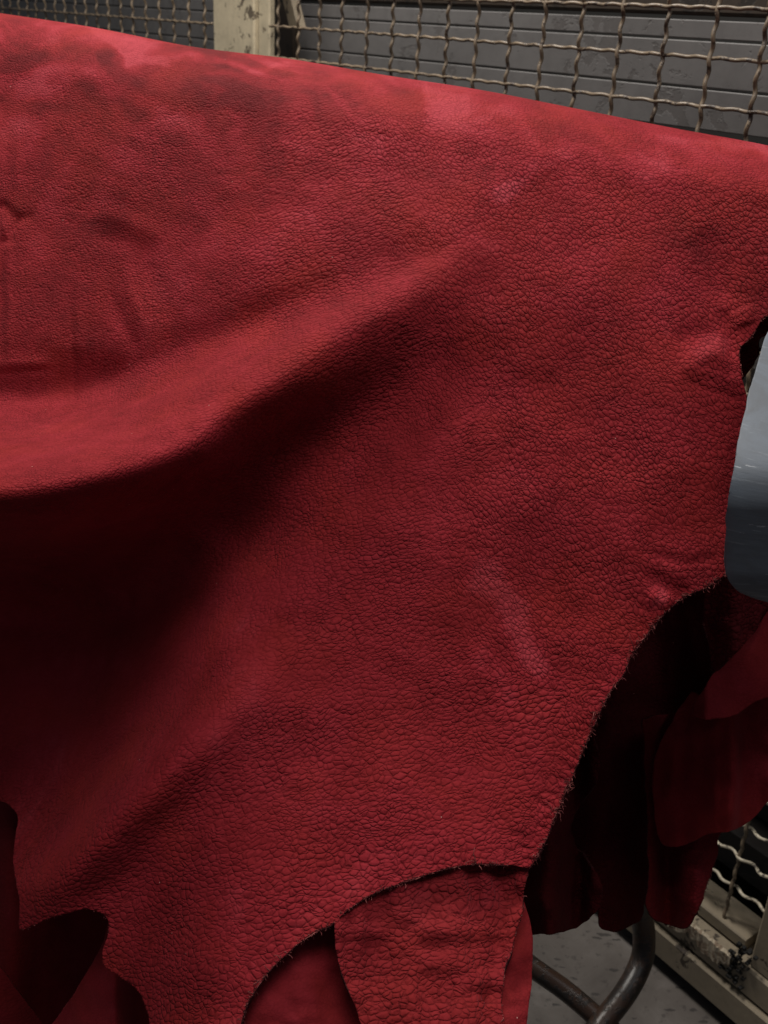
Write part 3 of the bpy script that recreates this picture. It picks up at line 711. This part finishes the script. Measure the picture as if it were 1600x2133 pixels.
Bl = [(1600, 1270), (1566, 1320), (1530, 1362), (1490, 1400), (1468, 1432), (1440, 1478), (1456, 1497), (1500, 1496), (1530, 1490), (1560, 1470), (1600, 1454), (1720, 1440), (1800, 1250)]
def dBl(x, y): return .88 + .00012 * (1480 - y) + .006 * fbm(x / 150, y / 120, 111, 2) + .0005 * np.maximum(0, 1470 - x)
hide_piece(Bl, dBl, m_fine, 'matt dark red hide flap turned over below the grey shell', sm=.2, seed=29)
Al = [(1480, 1180), (1600, 1180), (1620, 1240), (1590, 1275), (1577, 1312), (1540, 1352), (1500, 1392), (1484, 1405), (1478, 1350), (1464, 1295), (1470, 1240)]
a_ = hide_piece(Al, lambda x, y: .905 - .02 * np.exp(-((x - 1530) / 40) ** 2) + .002 * fbm(x / 30, y / 18, 113, 2), m_shadegrain, 'small shade darkened grained hide tongue directly below the grey shell', seed=31)
fray(a_, [(1464, 1295), (1478, 1350), (1484, 1405), (1500, 1392), (1540, 1352)], lambda x, y: back(x, y, .90 + 0 * x), .5, .0006, .002, 32)
Nl = [(1500, 600), (1800, 600), (1800, 760), (1600, 700), (1580, 735), (1568, 760), (1552, 782), (1535, 800), (1500, 800)]
hide_piece(Nl, lambda x, y: .86 + .0002 * (1600 - x) + .002 * fbm(x / 40, y / 30, 115, 2), m_shade, 'sliver of shade darkened hide showing in the notch above the grey shell', seed=33)

# ------------------------------------------------------------------ grey plastic shell at the right
G = [(1640, 640), (1600, 690), (1585, 735), (1572, 780), (1560, 815), (1553, 850), (1544, 885), (1537, 920), (1531, 960), (1524, 1000), (1518, 1030), (1514, 1060), (1511, 1078), (1512, 1100), (1510, 1130), (1508, 1160), (1511, 1190), (1520, 1212), (1536, 1230), (1560, 1243), (1590, 1252), (1640, 1262), (1800, 1268), (1950, 1260), (1950, 620), (1800, 560), (1700, 590)]
def dG(x, y):
    t = (y - 900) / 300.0
    return .655 + .085 * np.maximum(0, -(y - 1060) / 300.) ** 1.5 + .00020 * 25 * np.log1p(np.exp(np.clip((y - 970) / 25, -30, 30))) + .012 * np.maximum(0, (y - 1190) / 60.) ** 2 - .00012 * (x - 1510) + .0000003 * (x - 1510) ** 2 + .0035 * np.exp(-(x - 1505) / 8)
g, _ = sheet('plastic_shell', closed(G), dG, 5, .0045, [m_plastic, m_plrim], rough_edge=1.3, seed=41)
tag(g, 'scuffed blue grey curved plastic shell with a rounded corner at the right border', 'plastic shell')

# ------------------------------------------------------------------ rack that carries the hides
rk = empty('hide_rack', tuple(floor_pt(1240, 2100))); tag(rk, 'dark bent steel tube rack standing on the floor under the hides', 'rack')
p1 = [back(1322, 1840, 1.30), back(1336, 1905, 1.33), back(1342, 1955, 1.34), back(1335, 2005, 1.34), back(1305, 2065, 1.32), back(1255, 2130, 1.30), back(1200, 2200, 1.27)]
MB().tube(spline(p1, 8), .0145, 20).build('bent_tube', m_tube, rk, True)
p2 = [back(1040, 1960, 1.36), back(1110, 2015, 1.34), back(1180, 2065, 1.33), back(1250, 2125, 1.31), back(1330, 2200, 1.28)]
MB().tube(spline(p2, 8), .0130, 20).build('cross_tube', m_tube, rk, True)
xs = np.linspace(-300, 1850, 24)
cen = back(xs, yr(xs) + WR * 1.3, Dm(xs, yr(xs) + WR) + RR * 1.1)
MB().tube(cen, .030, 28).build('rail', m_tube, rk, True)
